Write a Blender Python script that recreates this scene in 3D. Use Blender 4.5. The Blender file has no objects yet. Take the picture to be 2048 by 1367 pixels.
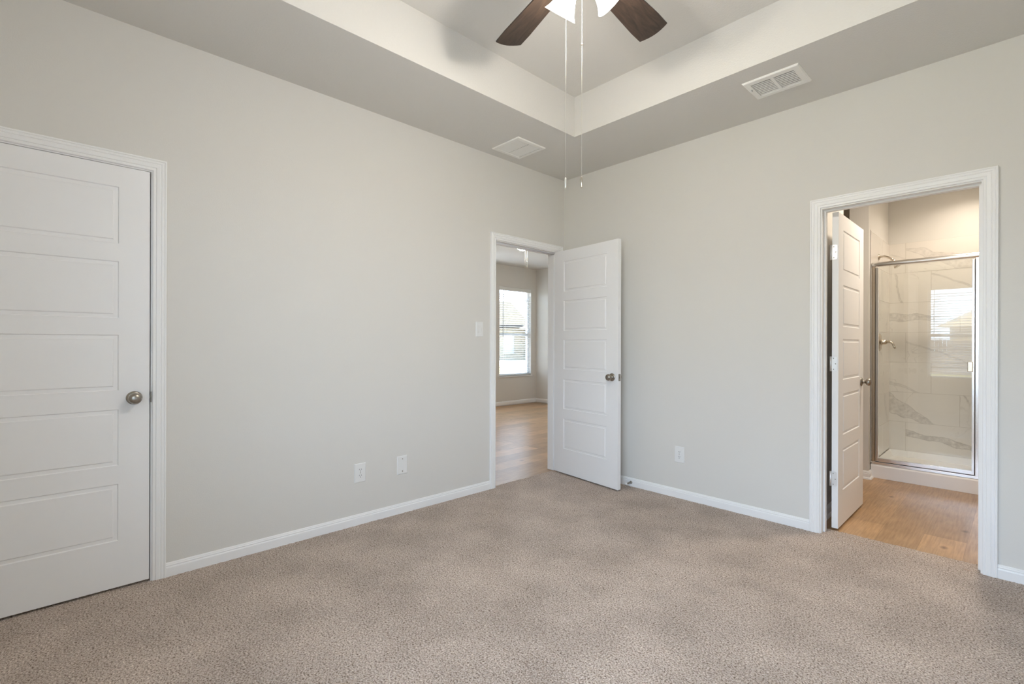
import bpy, bmesh, math, random
import numpy as np
from mathutils import Vector, Matrix

random.seed(7)
C = bpy.context.scene
COL = C.collection

# ------------------------------------------------------------------ camera
YAW, ROLL = 0.813771, 0.002757
F3 = Vector((-math.sin(YAW), math.cos(YAW), 0)); R0 = Vector((math.cos(YAW), math.sin(YAW), 0)); U0 = Vector((0, 0, 1))
R3 = R0*math.cos(ROLL) + U0*math.sin(ROLL); U3 = U0*math.cos(ROLL) - R0*math.sin(ROLL)
CAMP = Vector((2.98858, -3.50315, 1.19))
cd = bpy.data.cameras.new('camera'); cam = bpy.data.objects.new('camera', cd); COL.objects.link(cam)
cd.sensor_fit = 'HORIZONTAL'; cd.sensor_width = 36.0; cd.lens = 959.885/2048*36.0
cd.shift_y = 3.64/2048; cd.clip_start = 0.02; cd.clip_end = 400
cam.matrix_world = Matrix(((R3.x, U3.x, -F3.x, CAMP.x), (R3.y, U3.y, -F3.y, CAMP.y), (R3.z, U3.z, -F3.z, CAMP.z), (0, 0, 0, 1)))
C.camera = cam

# ------------------------------------------------------------------ world, daylight, exposure
SKY = 15.0
w = bpy.data.worlds.new('sky'); C.world = w; w.use_nodes = True
wn = w.node_tree.nodes; wl = w.node_tree.links; wn.clear()
wo = wn.new('ShaderNodeOutputWorld'); wb = wn.new('ShaderNodeBackground')
wtc = wn.new('ShaderNodeTexCoord'); wsx = wn.new('ShaderNodeSeparateXYZ'); wr = wn.new('ShaderNodeValToRGB')
wr.color_ramp.elements[0].position = 0.0; wr.color_ramp.elements[0].color = (0.64, 0.80, 1.0, 1)
wr.color_ramp.elements[1].position = 0.7; wr.color_ramp.elements[1].color = (0.48, 0.68, 1.0, 1)
wl.new(wtc.outputs['Generated'], wsx.inputs[0]); wl.new(wsx.outputs['Z'], wr.inputs[0])
wl.new(wr.outputs[0], wb.inputs[0]); wb.inputs[1].default_value = SKY; wl.new(wb.outputs[0], wo.inputs[0])

sl = bpy.data.lights.new('sun', 'SUN'); sl.energy = 75; sl.angle = 0.01; sl.color = (1.0, 0.96, 0.90)
so = bpy.data.objects.new('sun', sl); COL.objects.link(so); so.rotation_euler = Vector((0.08, 0.5, 0.86)).to_track_quat('Z', 'Y').to_euler()

def window_portal(name, loc, sx, sy, direction):
    l = bpy.data.lights.new(name, 'AREA'); l.shape = 'RECTANGLE'; l.size = sx; l.size_y = sy
    l.cycles.is_portal = True
    o = bpy.data.objects.new(name, l); COL.objects.link(o); o.location = loc
    o.rotation_euler = Vector(direction).to_track_quat('-Z', 'Y').to_euler()
window_portal('daylight_portal', (2.28, -4.16, 1.415), 0.86, 1.66, (0, 1, 0))
window_portal('daylight_portal', (3.15, -4.16, 1.415), 0.80, 1.66, (0, 1, 0))
window_portal('daylight_portal', (-3.95, 3.03, 1.42), 0.86, 1.74, (1, 0, 0))
window_portal('daylight_portal', (-3.95, 1.83, 1.42), 0.86, 1.74, (1, 0, 0))

C.view_settings.view_transform = 'Standard'; C.view_settings.look = 'None'
C.view_settings.exposure = 0.05; C.view_settings.gamma = 1.0; C.view_settings.use_curve_mapping = False
C.cycles.use_denoising = True
C.cycles.max_bounces = 12; C.cycles.diffuse_bounces = 8; C.cycles.glossy_bounces = 6
C.cycles.transmission_bounces = 8; C.cycles.transparent_max_bounces = 16
C.cycles.sample_clamp_indirect = 6.0
C.cycles.caustics_reflective = False; C.cycles.caustics_refractive = False

BELL_EMIT = 20.0; BULB_W = 15.5; BULB_COL = (1.0, 0.935, 0.83)
BATH_W = 22.0

# ------------------------------------------------------------------ materials
def mat(name, col, rough=0.5, metal=0.0, bump=None, spec=0.5, coat=0.0):
    m = bpy.data.materials.new(name); m.use_nodes = True
    b = m.node_tree.nodes['Principled BSDF']
    b.inputs['Base Color'].default_value = (*col, 1); b.inputs['Roughness'].default_value = rough
    b.inputs['Metallic'].default_value = metal; b.inputs['Specular IOR Level'].default_value = spec
    if coat: b.inputs['Coat Weight'].default_value = coat; b.inputs['Coat Roughness'].default_value = 0.08
    n, l = m.node_tree.nodes, m.node_tree.links
    if bump:
        g = n.new('ShaderNodeNewGeometry'); t = n.new('ShaderNodeTexNoise'); t.inputs['Scale'].default_value = bump[0]
        t.inputs['Detail'].default_value = 3.0
        l.new(g.outputs['Position'], t.inputs['Vector'])
        bp = n.new('ShaderNodeBump'); bp.inputs['Strength'].default_value = bump[1]; bp.inputs['Distance'].default_value = bump[2]
        l.new(t.outputs[0], bp.inputs['Height']); l.new(bp.outputs[0], b.inputs['Normal'])
    return m

def emit(name, col, s):
    m = bpy.data.materials.new(name); m.use_nodes = True; n = m.node_tree.nodes; n.clear()
    o = n.new('ShaderNodeOutputMaterial'); e = n.new('ShaderNodeEmission')
    e.inputs[0].default_value = (*col, 1); e.inputs[1].default_value = s
    m.node_tree.links.new(e.outputs[0], o.inputs[0]); return m

def glass_mat(name, tint=(1, 1, 1), ior=1.5, gain=1.0):
    m = bpy.data.materials.new(name); m.use_nodes = True; n = m.node_tree.nodes; l = m.node_tree.links; n.clear()
    o = n.new('ShaderNodeOutputMaterial'); mx = n.new('ShaderNodeMixShader'); tr = n.new('ShaderNodeBsdfTransparent')
    gl = n.new('ShaderNodeBsdfGlossy'); fr = n.new('ShaderNodeFresnel'); fr.inputs[0].default_value = ior
    gl.inputs['Roughness'].default_value = 0.0; tr.inputs[0].default_value = (*tint, 1)
    k = n.new('ShaderNodeMath'); k.operation = 'MULTIPLY'; k.use_clamp = True; k.inputs[1].default_value = gain
    gg = n.new('ShaderNodeNewGeometry'); bk = n.new('ShaderNodeMath'); bk.operation = 'SUBTRACT'; bk.inputs[0].default_value = 1.0
    l.new(gg.outputs['Backfacing'], bk.inputs[1]); k2 = n.new('ShaderNodeMath'); k2.operation = 'MULTIPLY'
    l.new(fr.outputs[0], k.inputs[0]); l.new(k.outputs[0], k2.inputs[0]); l.new(bk.outputs[0], k2.inputs[1]); l.new(k2.outputs[0], mx.inputs[0])
    l.new(tr.outputs[0], mx.inputs[1]); l.new(gl.outputs[0], mx.inputs[2]); l.new(mx.outputs[0], o.inputs[0])
    return m

M = {}
M['wall'] = mat('greige_wall_paint', (0.70, 0.683, 0.648), 0.75, bump=(170, 0.10, 0.004), spec=0.3)
M['ceil'] = mat('greige_ceiling_paint', (0.70, 0.683, 0.648), 0.85, bump=(110, 0.22, 0.005), spec=0.25)
M['trim'] = mat('white_semi_gloss_trim', (0.87, 0.87, 0.87), 0.38)
M['door'] = mat('white_door_paint', (0.86, 0.86, 0.865), 0.42, bump=(260, 0.03, 0.002))
M['plastic'] = mat('white_plastic', (0.80, 0.80, 0.79), 0.35)
M['slot'] = mat('dark_slot', (0.03, 0.03, 0.03), 0.6)
M['nickel'] = mat('satin_nickel', (0.36, 0.33, 0.29), 0.30, 1.0)
M['nickelb'] = mat('brushed_nickel_fixture', (0.62, 0.55, 0.46), 0.22, 1.0)
M['chrome'] = mat('polished_chrome', (0.92, 0.92, 0.93), 0.24, 1.0)
M['hinge'] = mat('satin_hinge_metal', (0.80, 0.80, 0.80), 0.42, 0.75)
M['gasket'] = mat('black_gasket', (0.02, 0.02, 0.02), 0.5)
M['vent'] = mat('white_metal_vent', (0.86, 0.85, 0.82), 0.4)
M['duct'] = mat('dark_duct', (0.05, 0.045, 0.04), 0.9)
M['pan'] = mat('white_acrylic_pan', (0.84, 0.82, 0.80), 0.25)
M['bronze'] = mat('dark_fan_bronze', (0.10, 0.07, 0.05), 0.35, 0.8)
M['chain'] = mat('pull_chain_metal', (0.72, 0.68, 0.60), 0.4, 0.4)
M['bell'] = emit('lit_frosted_glass', (1.0, 0.95, 0.87), BELL_EMIT)
M['bulb'] = emit('lit_bulb', (1.0, 0.9, 0.75), 30)
M['bathlamp'] = emit('lit_bath_diffuser', (1.0, 0.84, 0.64), 10)
M['glass'] = glass_mat('shower_glass', (0.97, 0.985, 0.98), 1.5, 2.0)
M['pane'] = glass_mat('window_glass', (0.96, 0.98, 0.98), 1.45, 1.6)
M['dimmed_pane'] = glass_mat('dimmed_window_glass', (0.70, 0.70, 0.69), 1.45, 1.0)  # added grey tint that dims the daylight and view through the far window
M['vinyl'] = mat('white_window_vinyl', (0.80, 0.80, 0.80), 0.4)
M['slat'] = mat('white_blind_slat', (0.80, 0.80, 0.78), 0.4)
M['wand'] = mat('dark_wand', (0.06, 0.06, 0.06), 0.4)
M['rubber'] = mat('white_rubber', (0.8, 0.8, 0.8), 0.6)
M['grout'] = mat('grey_grout', (0.56, 0.52, 0.47), 0.9)
M['edge'] = mat('tile_edge_strip', (0.40, 0.32, 0.24), 0.4, 0.3)
M['stucco'] = mat('cream_siding', (0.26, 0.23, 0.17), 0.9)
M['shingle'] = mat('tan_shingles', (0.046, 0.041, 0.028), 0.95, bump=(6, 0.5, 0.05))
M['fascia'] = mat('dark_fascia', (0.015, 0.015, 0.015), 0.8)
M['hwhite'] = mat('white_shutter', (0.32, 0.32, 0.31), 0.7)
M['concrete'] = mat('pale_concrete', (0.40, 0.37, 0.34), 0.9)
M['fence'] = mat('weathered_fence_wood', (0.10, 0.085, 0.075), 0.9)

def blade_material():
    m = bpy.data.materials.new('walnut_blade'); m.use_nodes = True; n, l = m.node_tree.nodes, m.node_tree.links
    b = n['Principled BSDF']; b.inputs['Roughness'].default_value = 0.42
    tc = n.new('ShaderNodeTexCoord'); mp = n.new('ShaderNodeMapping'); mp.inputs['Scale'].default_value = (3.0, 16, 16)
    t = n.new('ShaderNodeTexNoise'); t.inputs['Scale'].default_value = 2.2; t.inputs['Detail'].default_value = 6; t.inputs['Distortion'].default_value = 1.6
    r = n.new('ShaderNodeValToRGB'); e = r.color_ramp.elements
    e[0].position = 0.32; e[0].color = (0.014, 0.0085, 0.006, 1); e[1].position = 0.72; e[1].color = (0.055, 0.034, 0.023, 1)
    l.new(tc.outputs['Object'], mp.inputs[0]); l.new(mp.outputs[0], t.inputs['Vector']); l.new(t.outputs[0], r.inputs[0]); l.new(r.outputs[0], b.inputs['Base Color'])
    return m
M['blade'] = blade_material()

def carpet_material():
    m = bpy.data.materials.new('speckled_carpet'); m.use_nodes = True; n, l = m.node_tree.nodes, m.node_tree.links
    b = n['Principled BSDF']; b.inputs['Roughness'].default_value = 1.0; b.inputs['Specular IOR Level'].default_value = 0.05
    g = n.new('ShaderNodeNewGeometry')
    v = n.new('ShaderNodeTexNoise'); v.inputs['Scale'].default_value = 150; v.inputs['Detail'].default_value = 2.5; v.inputs['Roughness'].default_value = 0.65
    l.new(g.outputs['Position'], v.inputs['Vector'])
    v2 = n.new('ShaderNodeTexVoronoi'); v2.inputs['Scale'].default_value = 170; l.new(g.outputs['Position'], v2.inputs['Vector'])
    r = n.new('ShaderNodeValToRGB'); cr = r.color_ramp; cr.elements[0].position = 0.30; cr.elements[0].color = (0.15, 0.108, 0.085, 1)
    cr.elements[1].position = 0.72; cr.elements[1].color = (0.92, 0.81, 0.73, 1)
    for p, c in ((0.41, (0.34, 0.27, 0.222, 1)), (0.49, (0.54, 0.455, 0.395, 1)), (0.60, (0.64, 0.55, 0.485, 1))):
        e = cr.elements.new(p); e.color = c
    l.new(v.outputs[0], r.inputs[0])
    # broad patches where the yarn itself lies lighter / darker
    big = n.new('ShaderNodeTexNoise'); big.inputs['Scale'].default_value = 3.2; big.inputs['Detail'].default_value = 3; l.new(g.outputs['Position'], big.inputs['Vector'])
    mr = n.new('ShaderNodeMapRange'); mr.inputs[1].default_value = 0.35; mr.inputs[2].default_value = 0.65; mr.inputs[3].default_value = 0.87; mr.inputs[4].default_value = 1.08
    l.new(big.outputs[0], mr.inputs[0])
    mu = n.new('ShaderNodeMixRGB'); mu.blend_type = 'MULTIPLY'; mu.inputs[0].default_value = 1.0
    l.new(r.outputs[0], mu.inputs[1]); l.new(mr.outputs[0], mu.inputs[2]); l.new(mu.outputs[0], b.inputs['Base Color'])
    bp = n.new('ShaderNodeBump'); bp.invert = True; bp.inputs['Strength'].default_value = 1.0; bp.inputs['Distance'].default_value = 0.0045
    l.new(v2.outputs['Distance'], bp.inputs['Height']); l.new(bp.outputs[0], b.inputs['Normal'])
    return m
M['carpet'] = carpet_material()

def plank_material(name, c0, c1, rough):
    m = bpy.data.materials.new(name); m.use_nodes = True; n, l = m.node_tree.nodes, m.node_tree.links
    b = n['Principled BSDF']; b.inputs['Roughness'].default_value = rough
    g = n.new('ShaderNodeNewGeometry'); mp = n.new('ShaderNodeMapping'); mp.inputs['Rotation'].default_value = (0, 0, -math.pi/2)
    mp.inputs['Location'].default_value = (0.28, -0.0, 0)
    l.new(g.outputs['Position'], mp.inputs[0])
    br = n.new('ShaderNodeTexBrick'); br.offset = 0.37; br.inputs['Scale'].default_value = 1.0
    br.inputs['Brick Width'].default_value = 1.22; br.inputs['Row Height'].default_value = 0.198
    br.inputs['Mortar Size'].default_value = 0.0012; br.inputs['Mortar Smooth'].default_value = 0.2; br.inputs['Bias'].default_value = 0.0
    br.inputs['Color1'].default_value = (0.78, 0.77, 0.76, 1); br.inputs['Color2'].default_value = (1.16, 1.16, 1.16, 1); br.inputs['Mortar'].default_value = (0.66, 0.64, 0.62, 1)
    l.new(mp.outputs[0], br.inputs['Vector'])
    mp2 = n.new('ShaderNodeMapping'); mp2.inputs['Scale'].default_value = (70, 4.0, 1); l.new(g.outputs['Position'], mp2.inputs[0])
    t = n.new('ShaderNodeTexNoise'); t.inputs['Scale'].default_value = 1.3; t.inputs['Detail'].default_value = 8; t.inputs['Distortion'].default_value = 0.25
    l.new(mp2.outputs[0], t.inputs['Vector'])
    r = n.new('ShaderNodeValToRGB'); e = r.color_ramp.elements
    e[0].position = 0.30; e[0].color = (*c0, 1); e[1].position = 0.70; e[1].color = (*c1, 1)
    l.new(t.outputs[0], r.inputs[0])
    mu = n.new('ShaderNodeMixRGB'); mu.blend_type = 'MULTIPLY'; mu.inputs[0].default_value = 1.0
    l.new(r.outputs[0], mu.inputs[1]); l.new(br.outputs[0], mu.inputs[2])
    # knots
    mp3 = n.new('ShaderNodeMapping'); mp3.inputs['Scale'].default_value = (3.6, 2.2, 0.0); mp3.inputs['Location'].default_value = (0.31, 0.17, 0); l.new(g.outputs['Position'], mp3.inputs[0])
    kv = n.new('ShaderNodeTexVoronoi'); kv.inputs['Scale'].default_value = 1.15; l.new(mp3.outputs[0], kv.inputs['Vector'])
    kr = n.new('ShaderNodeValToRGB'); ke = kr.color_ramp.elements
    ke[0].position = 0.03; ke[0].color = (0.38, 0.33, 0.28, 1); ke[1].position = 0.10; ke[1].color = (1, 1, 1, 1)
    l.new(kv.outputs['Distance'], kr.inputs[0])
    bz = n.new('ShaderNodeTexNoise'); bz.inputs['Scale'].default_value = 5.0; bz.inputs['Detail'].default_value = 5; l.new(g.outputs['Position'], bz.inputs['Vector'])
    bm_ = n.new('ShaderNodeMapRange'); bm_.inputs[1].default_value = 0.3; bm_.inputs[2].default_value = 0.7; bm_.inputs[3].default_value = 0.86; bm_.inputs[4].default_value = 1.10
    l.new(bz.outputs[0], bm_.inputs[0]); m4 = n.new('ShaderNodeMixRGB'); m4.blend_type = 'MULTIPLY'; m4.inputs[0].default_value = 1.0
    l.new(mu.outputs[0], m4.inputs[1]); l.new(bm_.outputs[0], m4.inputs[2]); mu = m4
    m3 = n.new('ShaderNodeMixRGB'); m3.blend_type = 'MULTIPLY'; m3.inputs[0].default_value = 1.0
    l.new(mu.outputs[0], m3.inputs[1]); l.new(kr.outputs[0], m3.inputs[2]); l.new(m3.outputs[0], b.inputs['Base Color'])
    bp = n.new('ShaderNodeBump'); bp.inputs['Strength'].default_value = 0.12; bp.inputs['Distance'].default_value = 0.002
    l.new(t.outputs[0], bp.inputs['Height']); l.new(bp.outputs[0], b.inputs['Normal'])
    return m
M['plank'] = plank_material('oak_plank_floor', (0.375, 0.22, 0.108), (0.545, 0.35, 0.188), 0.33)

def marble_material():
    m = bpy.data.materials.new('veined_marble_tile'); m.use_nodes = True; n, l = m.node_tree.nodes, m.node_tree.links
    b = n['Principled BSDF']; b.inputs['Roughness'].default_value = 0.04
    def attr(a):
        x = n.new('ShaderNodeAttribute'); x.attribute_name = a; return x
    def math_(op, a, b_=None, clamp=False):
        x = n.new('ShaderNodeMath'); x.operation = op; x.use_clamp = clamp
        for i, s in enumerate((a, b_)):
            if s is None: continue
            if isinstance(s, (int, float)): x.inputs[i].default_value = s
            else: l.new(s, x.inputs[i])
        return x.outputs[0]
    g = n.new('ShaderNodeNewGeometry'); rn = attr('rnd')
    of = n.new('ShaderNodeVectorMath'); of.operation = 'MULTIPLY_ADD'; of.inputs[1].default_value = (9.1, 5.3, 7.7)
    l.new(rn.outputs['Fac'], of.inputs[0]); l.new(g.outputs['Position'], of.inputs[2])
    ns = n.new('ShaderNodeTexNoise'); ns.inputs['Scale'].default_value = 6; ns.inputs['Detail'].default_value = 6; l.new(of.outputs[0], ns.inputs['Vector'])
    n2 = n.new('ShaderNodeTexNoise'); n2.inputs['Scale'].default_value = 34; n2.inputs['Detail'].default_value = 5; l.new(of.outputs[0], n2.inputs['Vector'])
    # band: |d + wobble| < w
    d = math_('ADD', attr('vd').outputs['Fac'], math_('MULTIPLY', math_('SUBTRACT', ns.outputs[0], 0.5), 0.10))
    ad = math_('ABSOLUTE', d); wv = math_('MAXIMUM', attr('vw').outputs['Fac'], 0.0)
    inside = math_('DIVIDE', math_('SUBTRACT', wv, ad), 0.006, True)
    edge = math_('SUBTRACT', 1.0, math_('DIVIDE', math_('ABSOLUTE', math_('SUBTRACT', ad, wv)), 0.007), True)
    band = math_('MAXIMUM', math_('MULTIPLY', inside, math_('MULTIPLY', math_('SUBTRACT', n2.outputs[0], 0.28), 1.25, True)), math_('MULTIPLY', edge, math_('MULTIPLY', n2.outputs[0], 1.1, True)))
    band = math_('MULTIPLY', band, attr('vs').outputs['Fac'])
    # loose hairline veins
    n3 = n.new('ShaderNodeTexNoise'); n3.inputs['Scale'].default_value = 2.3; n3.inputs['Detail'].default_value = 4; n3.inputs['Distortion'].default_value = 1.5; l.new(of.outputs[0], n3.inputs['Vector'])
    hair = math_('SUBTRACT', 1.0, math_('DIVIDE', math_('ABSOLUTE', math_('SUBTRACT', n3.outputs[0], 0.58)), 0.010), True)
    n4 = n.new('ShaderNodeTexNoise'); n4.inputs['Scale'].default_value = 3.0; l.new(of.outputs[0], n4.inputs['Vector'])
    hair = math_('MULTIPLY', hair, math_('MULTIPLY', math_('SUBTRACT', n4.outputs[0], 0.42), 3.0, True))
    tot = math_('MAXIMUM', band, math_('MULTIPLY', hair, 0.55), True)
    mx = n.new('ShaderNodeMixRGB'); mx.inputs[1].default_value = (0.78, 0.745, 0.70, 1); mx.inputs[2].default_value = (0.27, 0.25, 0.23, 1)
    l.new(tot, mx.inputs[0]); l.new(mx.outputs[0], b.inputs['Base Color'])
    return m
M['marble'] = marble_material()

def grass_material():
    m = mat('dry_grass', (0.12, 0.12, 0.03), 1.0); n, l = m.node_tree.nodes, m.node_tree.links
    g = n.new('ShaderNodeNewGeometry'); t = n.new('ShaderNodeTexNoise'); t.inputs['Scale'].default_value = 1.5; t.inputs['Detail'].default_value = 8
    r = n.new('ShaderNodeValToRGB'); r.color_ramp.elements[0].color = (0.14, 0.14, 0.05, 1); r.color_ramp.elements[1].color = (0.17, 0.14, 0.05, 1)
    l.new(g.outputs['Position'], t.inputs['Vector']); l.new(t.outputs[0], r.inputs[0]); l.new(r.outputs[0], n['Principled BSDF'].inputs['Base Color'])
    return m
M['grass'] = grass_material()

# ------------------------------------------------------------------ mesh helpers
class MB:
    def __init__(s): s.v = []; s.f = []; s.sm = []
    def add(s, vs, fs, smooth=False):
        o = len(s.v); s.v += [tuple(p) for p in vs]; s.f += [tuple(i+o for i in f) for f in fs]; s.sm += [smooth]*len(fs); return s
    def box(s, x0, x1, y0, y1, z0, z1):
        vs = [(x, y, z) for z in (z0, z1) for y in (y0, y1) for x in (x0, x1)]
        return s.add(vs, [(0, 2, 3, 1), (4, 5, 7, 6), (0, 1, 5, 4), (2, 6, 7, 3), (0, 4, 6, 2), (1, 3, 7, 5)])
    def cbox(s, c, d): return s.box(c[0]-d[0]/2, c[0]+d[0]/2, c[1]-d[1]/2, c[1]+d[1]/2, c[2]-d[2]/2, c[2]+d[2]/2)
    def lathe(s, prof, org=(0, 0, 0), axis=(0, 0, 1), seg=32, caps=True):
        """prof: list of (radius, height along axis)"""
        a = Vector(axis).normalized(); u = a.orthogonal().normalized(); w_ = a.cross(u); o = Vector(org); vs = []; fs = []
        n = len(prof)
        for i in range(seg):
            t = 2*math.pi*i/seg; dr = u*math.cos(t) + w_*math.sin(t)
            vs += [o + dr*r + a*h for r, h in prof]
        for i in range(seg):
            j = (i+1) % seg
            for k in range(n-1): fs.append((i*n+k, j*n+k, j*n+k+1, i*n+k+1))
        s.add(vs, fs, True)
        if caps:
            for k in (0, n-1):
                if prof[k][0] > 1e-5:
                    s.add([vs[i*n+k] for i in range(seg)], [tuple(range(seg)) if k else tuple(reversed(range(seg)))])
        return s
    def tube(s, pts, r, seg=10, close=True):
        pts = [Vector(p) for p in pts]; vs = []; fs = []; up = None; n = len(pts)
        rs = r if isinstance(r, (list, tuple)) else [r]*n
        for i, p in enumerate(pts):
            t = (pts[min(i+1, n-1)] - pts[max(i-1, 0)]).normalized()
            if up is None: up = t.orthogonal().normalized()
            up = (up - t*up.dot(t)).normalized(); b = t.cross(up)
            vs += [p + (up*math.cos(2*math.pi*k/seg) + b*math.sin(2*math.pi*k/seg))*rs[i] for k in range(seg)]
        for i in range(n-1):
            for k in range(seg): fs.append((i*seg+k, i*seg+(k+1) % seg, (i+1)*seg+(k+1) % seg, (i+1)*seg+k))
        s.add(vs, fs, True)
        if close: s.add(vs[:seg], [tuple(reversed(range(seg)))]); s.add(vs[-seg:], [tuple(range(seg))])
        return s
    def prism(s, poly, fn, h):
        """poly in 2D, extruded: fn(a, b, t) -> xyz for t in h"""
        n = len(poly); vs = [fn(a, b, h[0]) for a, b in poly] + [fn(a, b, h[1]) for a, b in poly]
        return s.add(vs, [tuple(range(n))[::-1], tuple(range(n, 2*n))] + [(i, (i+1) % n, n+(i+1) % n, n+i) for i in range(n)])
    def build(s, name, material, parent=None, bevel=0.0, recalc=True):
        me = bpy.data.meshes.new(name); me.from_pydata(s.v, [], s.f); me.update()
        me.polygons.foreach_set('use_smooth', s.sm)
        if recalc:
            b = bmesh.new(); b.from_mesh(me); bmesh.ops.remove_doubles(b, verts=b.verts, dist=1e-6); bmesh.ops.recalc_face_normals(b, faces=b.faces); b.to_mesh(me); b.free()
        me.materials.append(material)
        o = bpy.data.objects.new(name, me); COL.objects.link(o)
        if parent: o.parent = parent
        if bevel:
            md = o.modifiers.new('bevel', 'BEVEL'); md.width = bevel; md.segments = 2; md.limit_method = 'ANGLE'; md.angle_limit = 0.6
        return o

def tag(o, label, cat, group=None, kind=None):
    o['label'] = label; o['category'] = cat
    if group: o['group'] = group
    if kind: o['kind'] = kind
    return o
def empty(name, loc=(0, 0, 0), rz=0.0):
    o = bpy.data.objects.new(name, None); COL.objects.link(o); o.location = loc; o.rotation_euler = (0, 0, rz); o.empty_display_size = 0.1; return o
def struct(o, label, cat): return tag(o, label, cat, kind='structure')
def copy_tree(o, parent=None):
    c = o.copy(); COL.objects.link(c)
    if parent: c.parent = parent
    for ch in list(o.children): copy_tree(ch, c)
    return c

def grid_wall(name, axis, t0, t1, us, zs, holes, material):
    """solid wall. axis 'x': plane x=t, u=y.  axis 'y': plane y=t, u=x.  axis 'z': slab z=t, u=x, zs=y."""
    def P(u, z, t): return (t, u, z) if axis == 'x' else ((u, t, z) if axis == 'y' else (u, z, t))
    uc = sorted(set(list(us) + [h[i] for h in holes for i in (0, 1)])); zc = sorted(set(list(zs) + [h[i] for h in holes for i in (2, 3)]))
    def solid(i, j):
        if i < 0 or j < 0 or i >= len(uc)-1 or j >= len(zc)-1: return False
        a, b = (uc[i]+uc[i+1])/2, (zc[j]+zc[j+1])/2
        return not any(h[0] < a < h[1] and h[2] < b < h[3] for h in holes)
    m = MB()
    for i in range(len(uc)-1):
        for j in range(len(zc)-1):
            if not solid(i, j): continue
            u0, u1, z0, z1 = uc[i], uc[i+1], zc[j], zc[j+1]
            for t in (t0, t1): m.add([P(u0, z0, t), P(u1, z0, t), P(u1, z1, t), P(u0, z1, t)], [(0, 1, 2, 3)])
            for (di, dj, a, b) in ((-1, 0, (u0, z0), (u0, z1)), (1, 0, (u1, z0), (u1, z1)), (0, -1, (u0, z0), (u1, z0)), (0, 1, (u0, z1), (u1, z1))):
                if not solid(i+di, j+dj): m.add([P(*a, t0), P(*b, t0), P(*b, t1), P(*a, t1)], [(0, 1, 2, 3)])
    return m.build(name, material)

# ------------------------------------------------------------------ dimensions
H = 2.743; TRAY = 3.04; T = 0.115
CLOSET = (-3.8855, -3.1675); ENTRY = (-0.866, -0.095); BATH = (2.129, 2.849); HEAD = 2.045
RX, RY = 3.62, -4.03           # the room's unseen walls
FLOORZ = -0.006

# ------------------------------------------------------------------ walls
def ro(o, ext=0.018): return (o[0]-ext, o[1]+ext, -0.05, HEAD+ext)
struct(grid_wall('wall_left', 'x', -T, 0, (-4.15, 3.72), (-0.05, 3.10), [ro(CLOSET), ro(ENTRY)], M['wall']), 'long greige wall on the left with the two white doors', 'wall')
struct(grid_wall('wall_right', 'y', 0, T, (0, 4.10), (-0.05, 3.10), [ro(BATH)], M['wall']), 'greige wall on the right with the bathroom doorway', 'wall')
struct(grid_wall('wall_near', 'y', RY-T, RY, (0, RX+T), (-0.05, 3.10), [(1.85, 2.71, 0.60, 2.235), (2.75, 3.55, 0.60, 2.235)], M['wall']), 'greige wall behind the camera with its window and an added one', 'wall')
struct(grid_wall('wall_side', 'x', RX, RX+T, (RY, 0), (-0.05, 3.10), [], M['wall']), 'greige wall beside the camera', 'wall')

TX0, TX1, TY0, TY1 = 0.688, 2.932, -3.345, -0.690
def ceiling():
    m = MB()
    xs, ys = (0, TX0, TX1, RX), (RY, TY0, TY1, 0)
    for i in range(3):
        for j in range(3):
            if i == 1 and j == 1: continue
            m.add([(xs[i], ys[j], H), (xs[i+1], ys[j], H), (xs[i+1], ys[j+1], H), (xs[i], ys[j+1], H)], [(0, 1, 2, 3)])
    c = [(TX0, TY0), (TX1, TY0), (TX1, TY1), (TX0, TY1)]
    for i in range(4):
        a, b = c[i], c[(i+1) % 4]; m.add([(*a, H), (*b, H), (*b, TRAY), (*a, TRAY)], [(0, 1, 2, 3)])
    m.add([(*p, TRAY) for p in c], [(0, 1, 2, 3)])
    m.box(-T, RX+T, RY-T, T, 3.10, 3.16)      # roof deck closing the void above
    return m.build('ceiling', M['ceil'])
struct(ceiling(), 'greige tray ceiling with a raised centre and lower border', 'ceiling')

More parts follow.
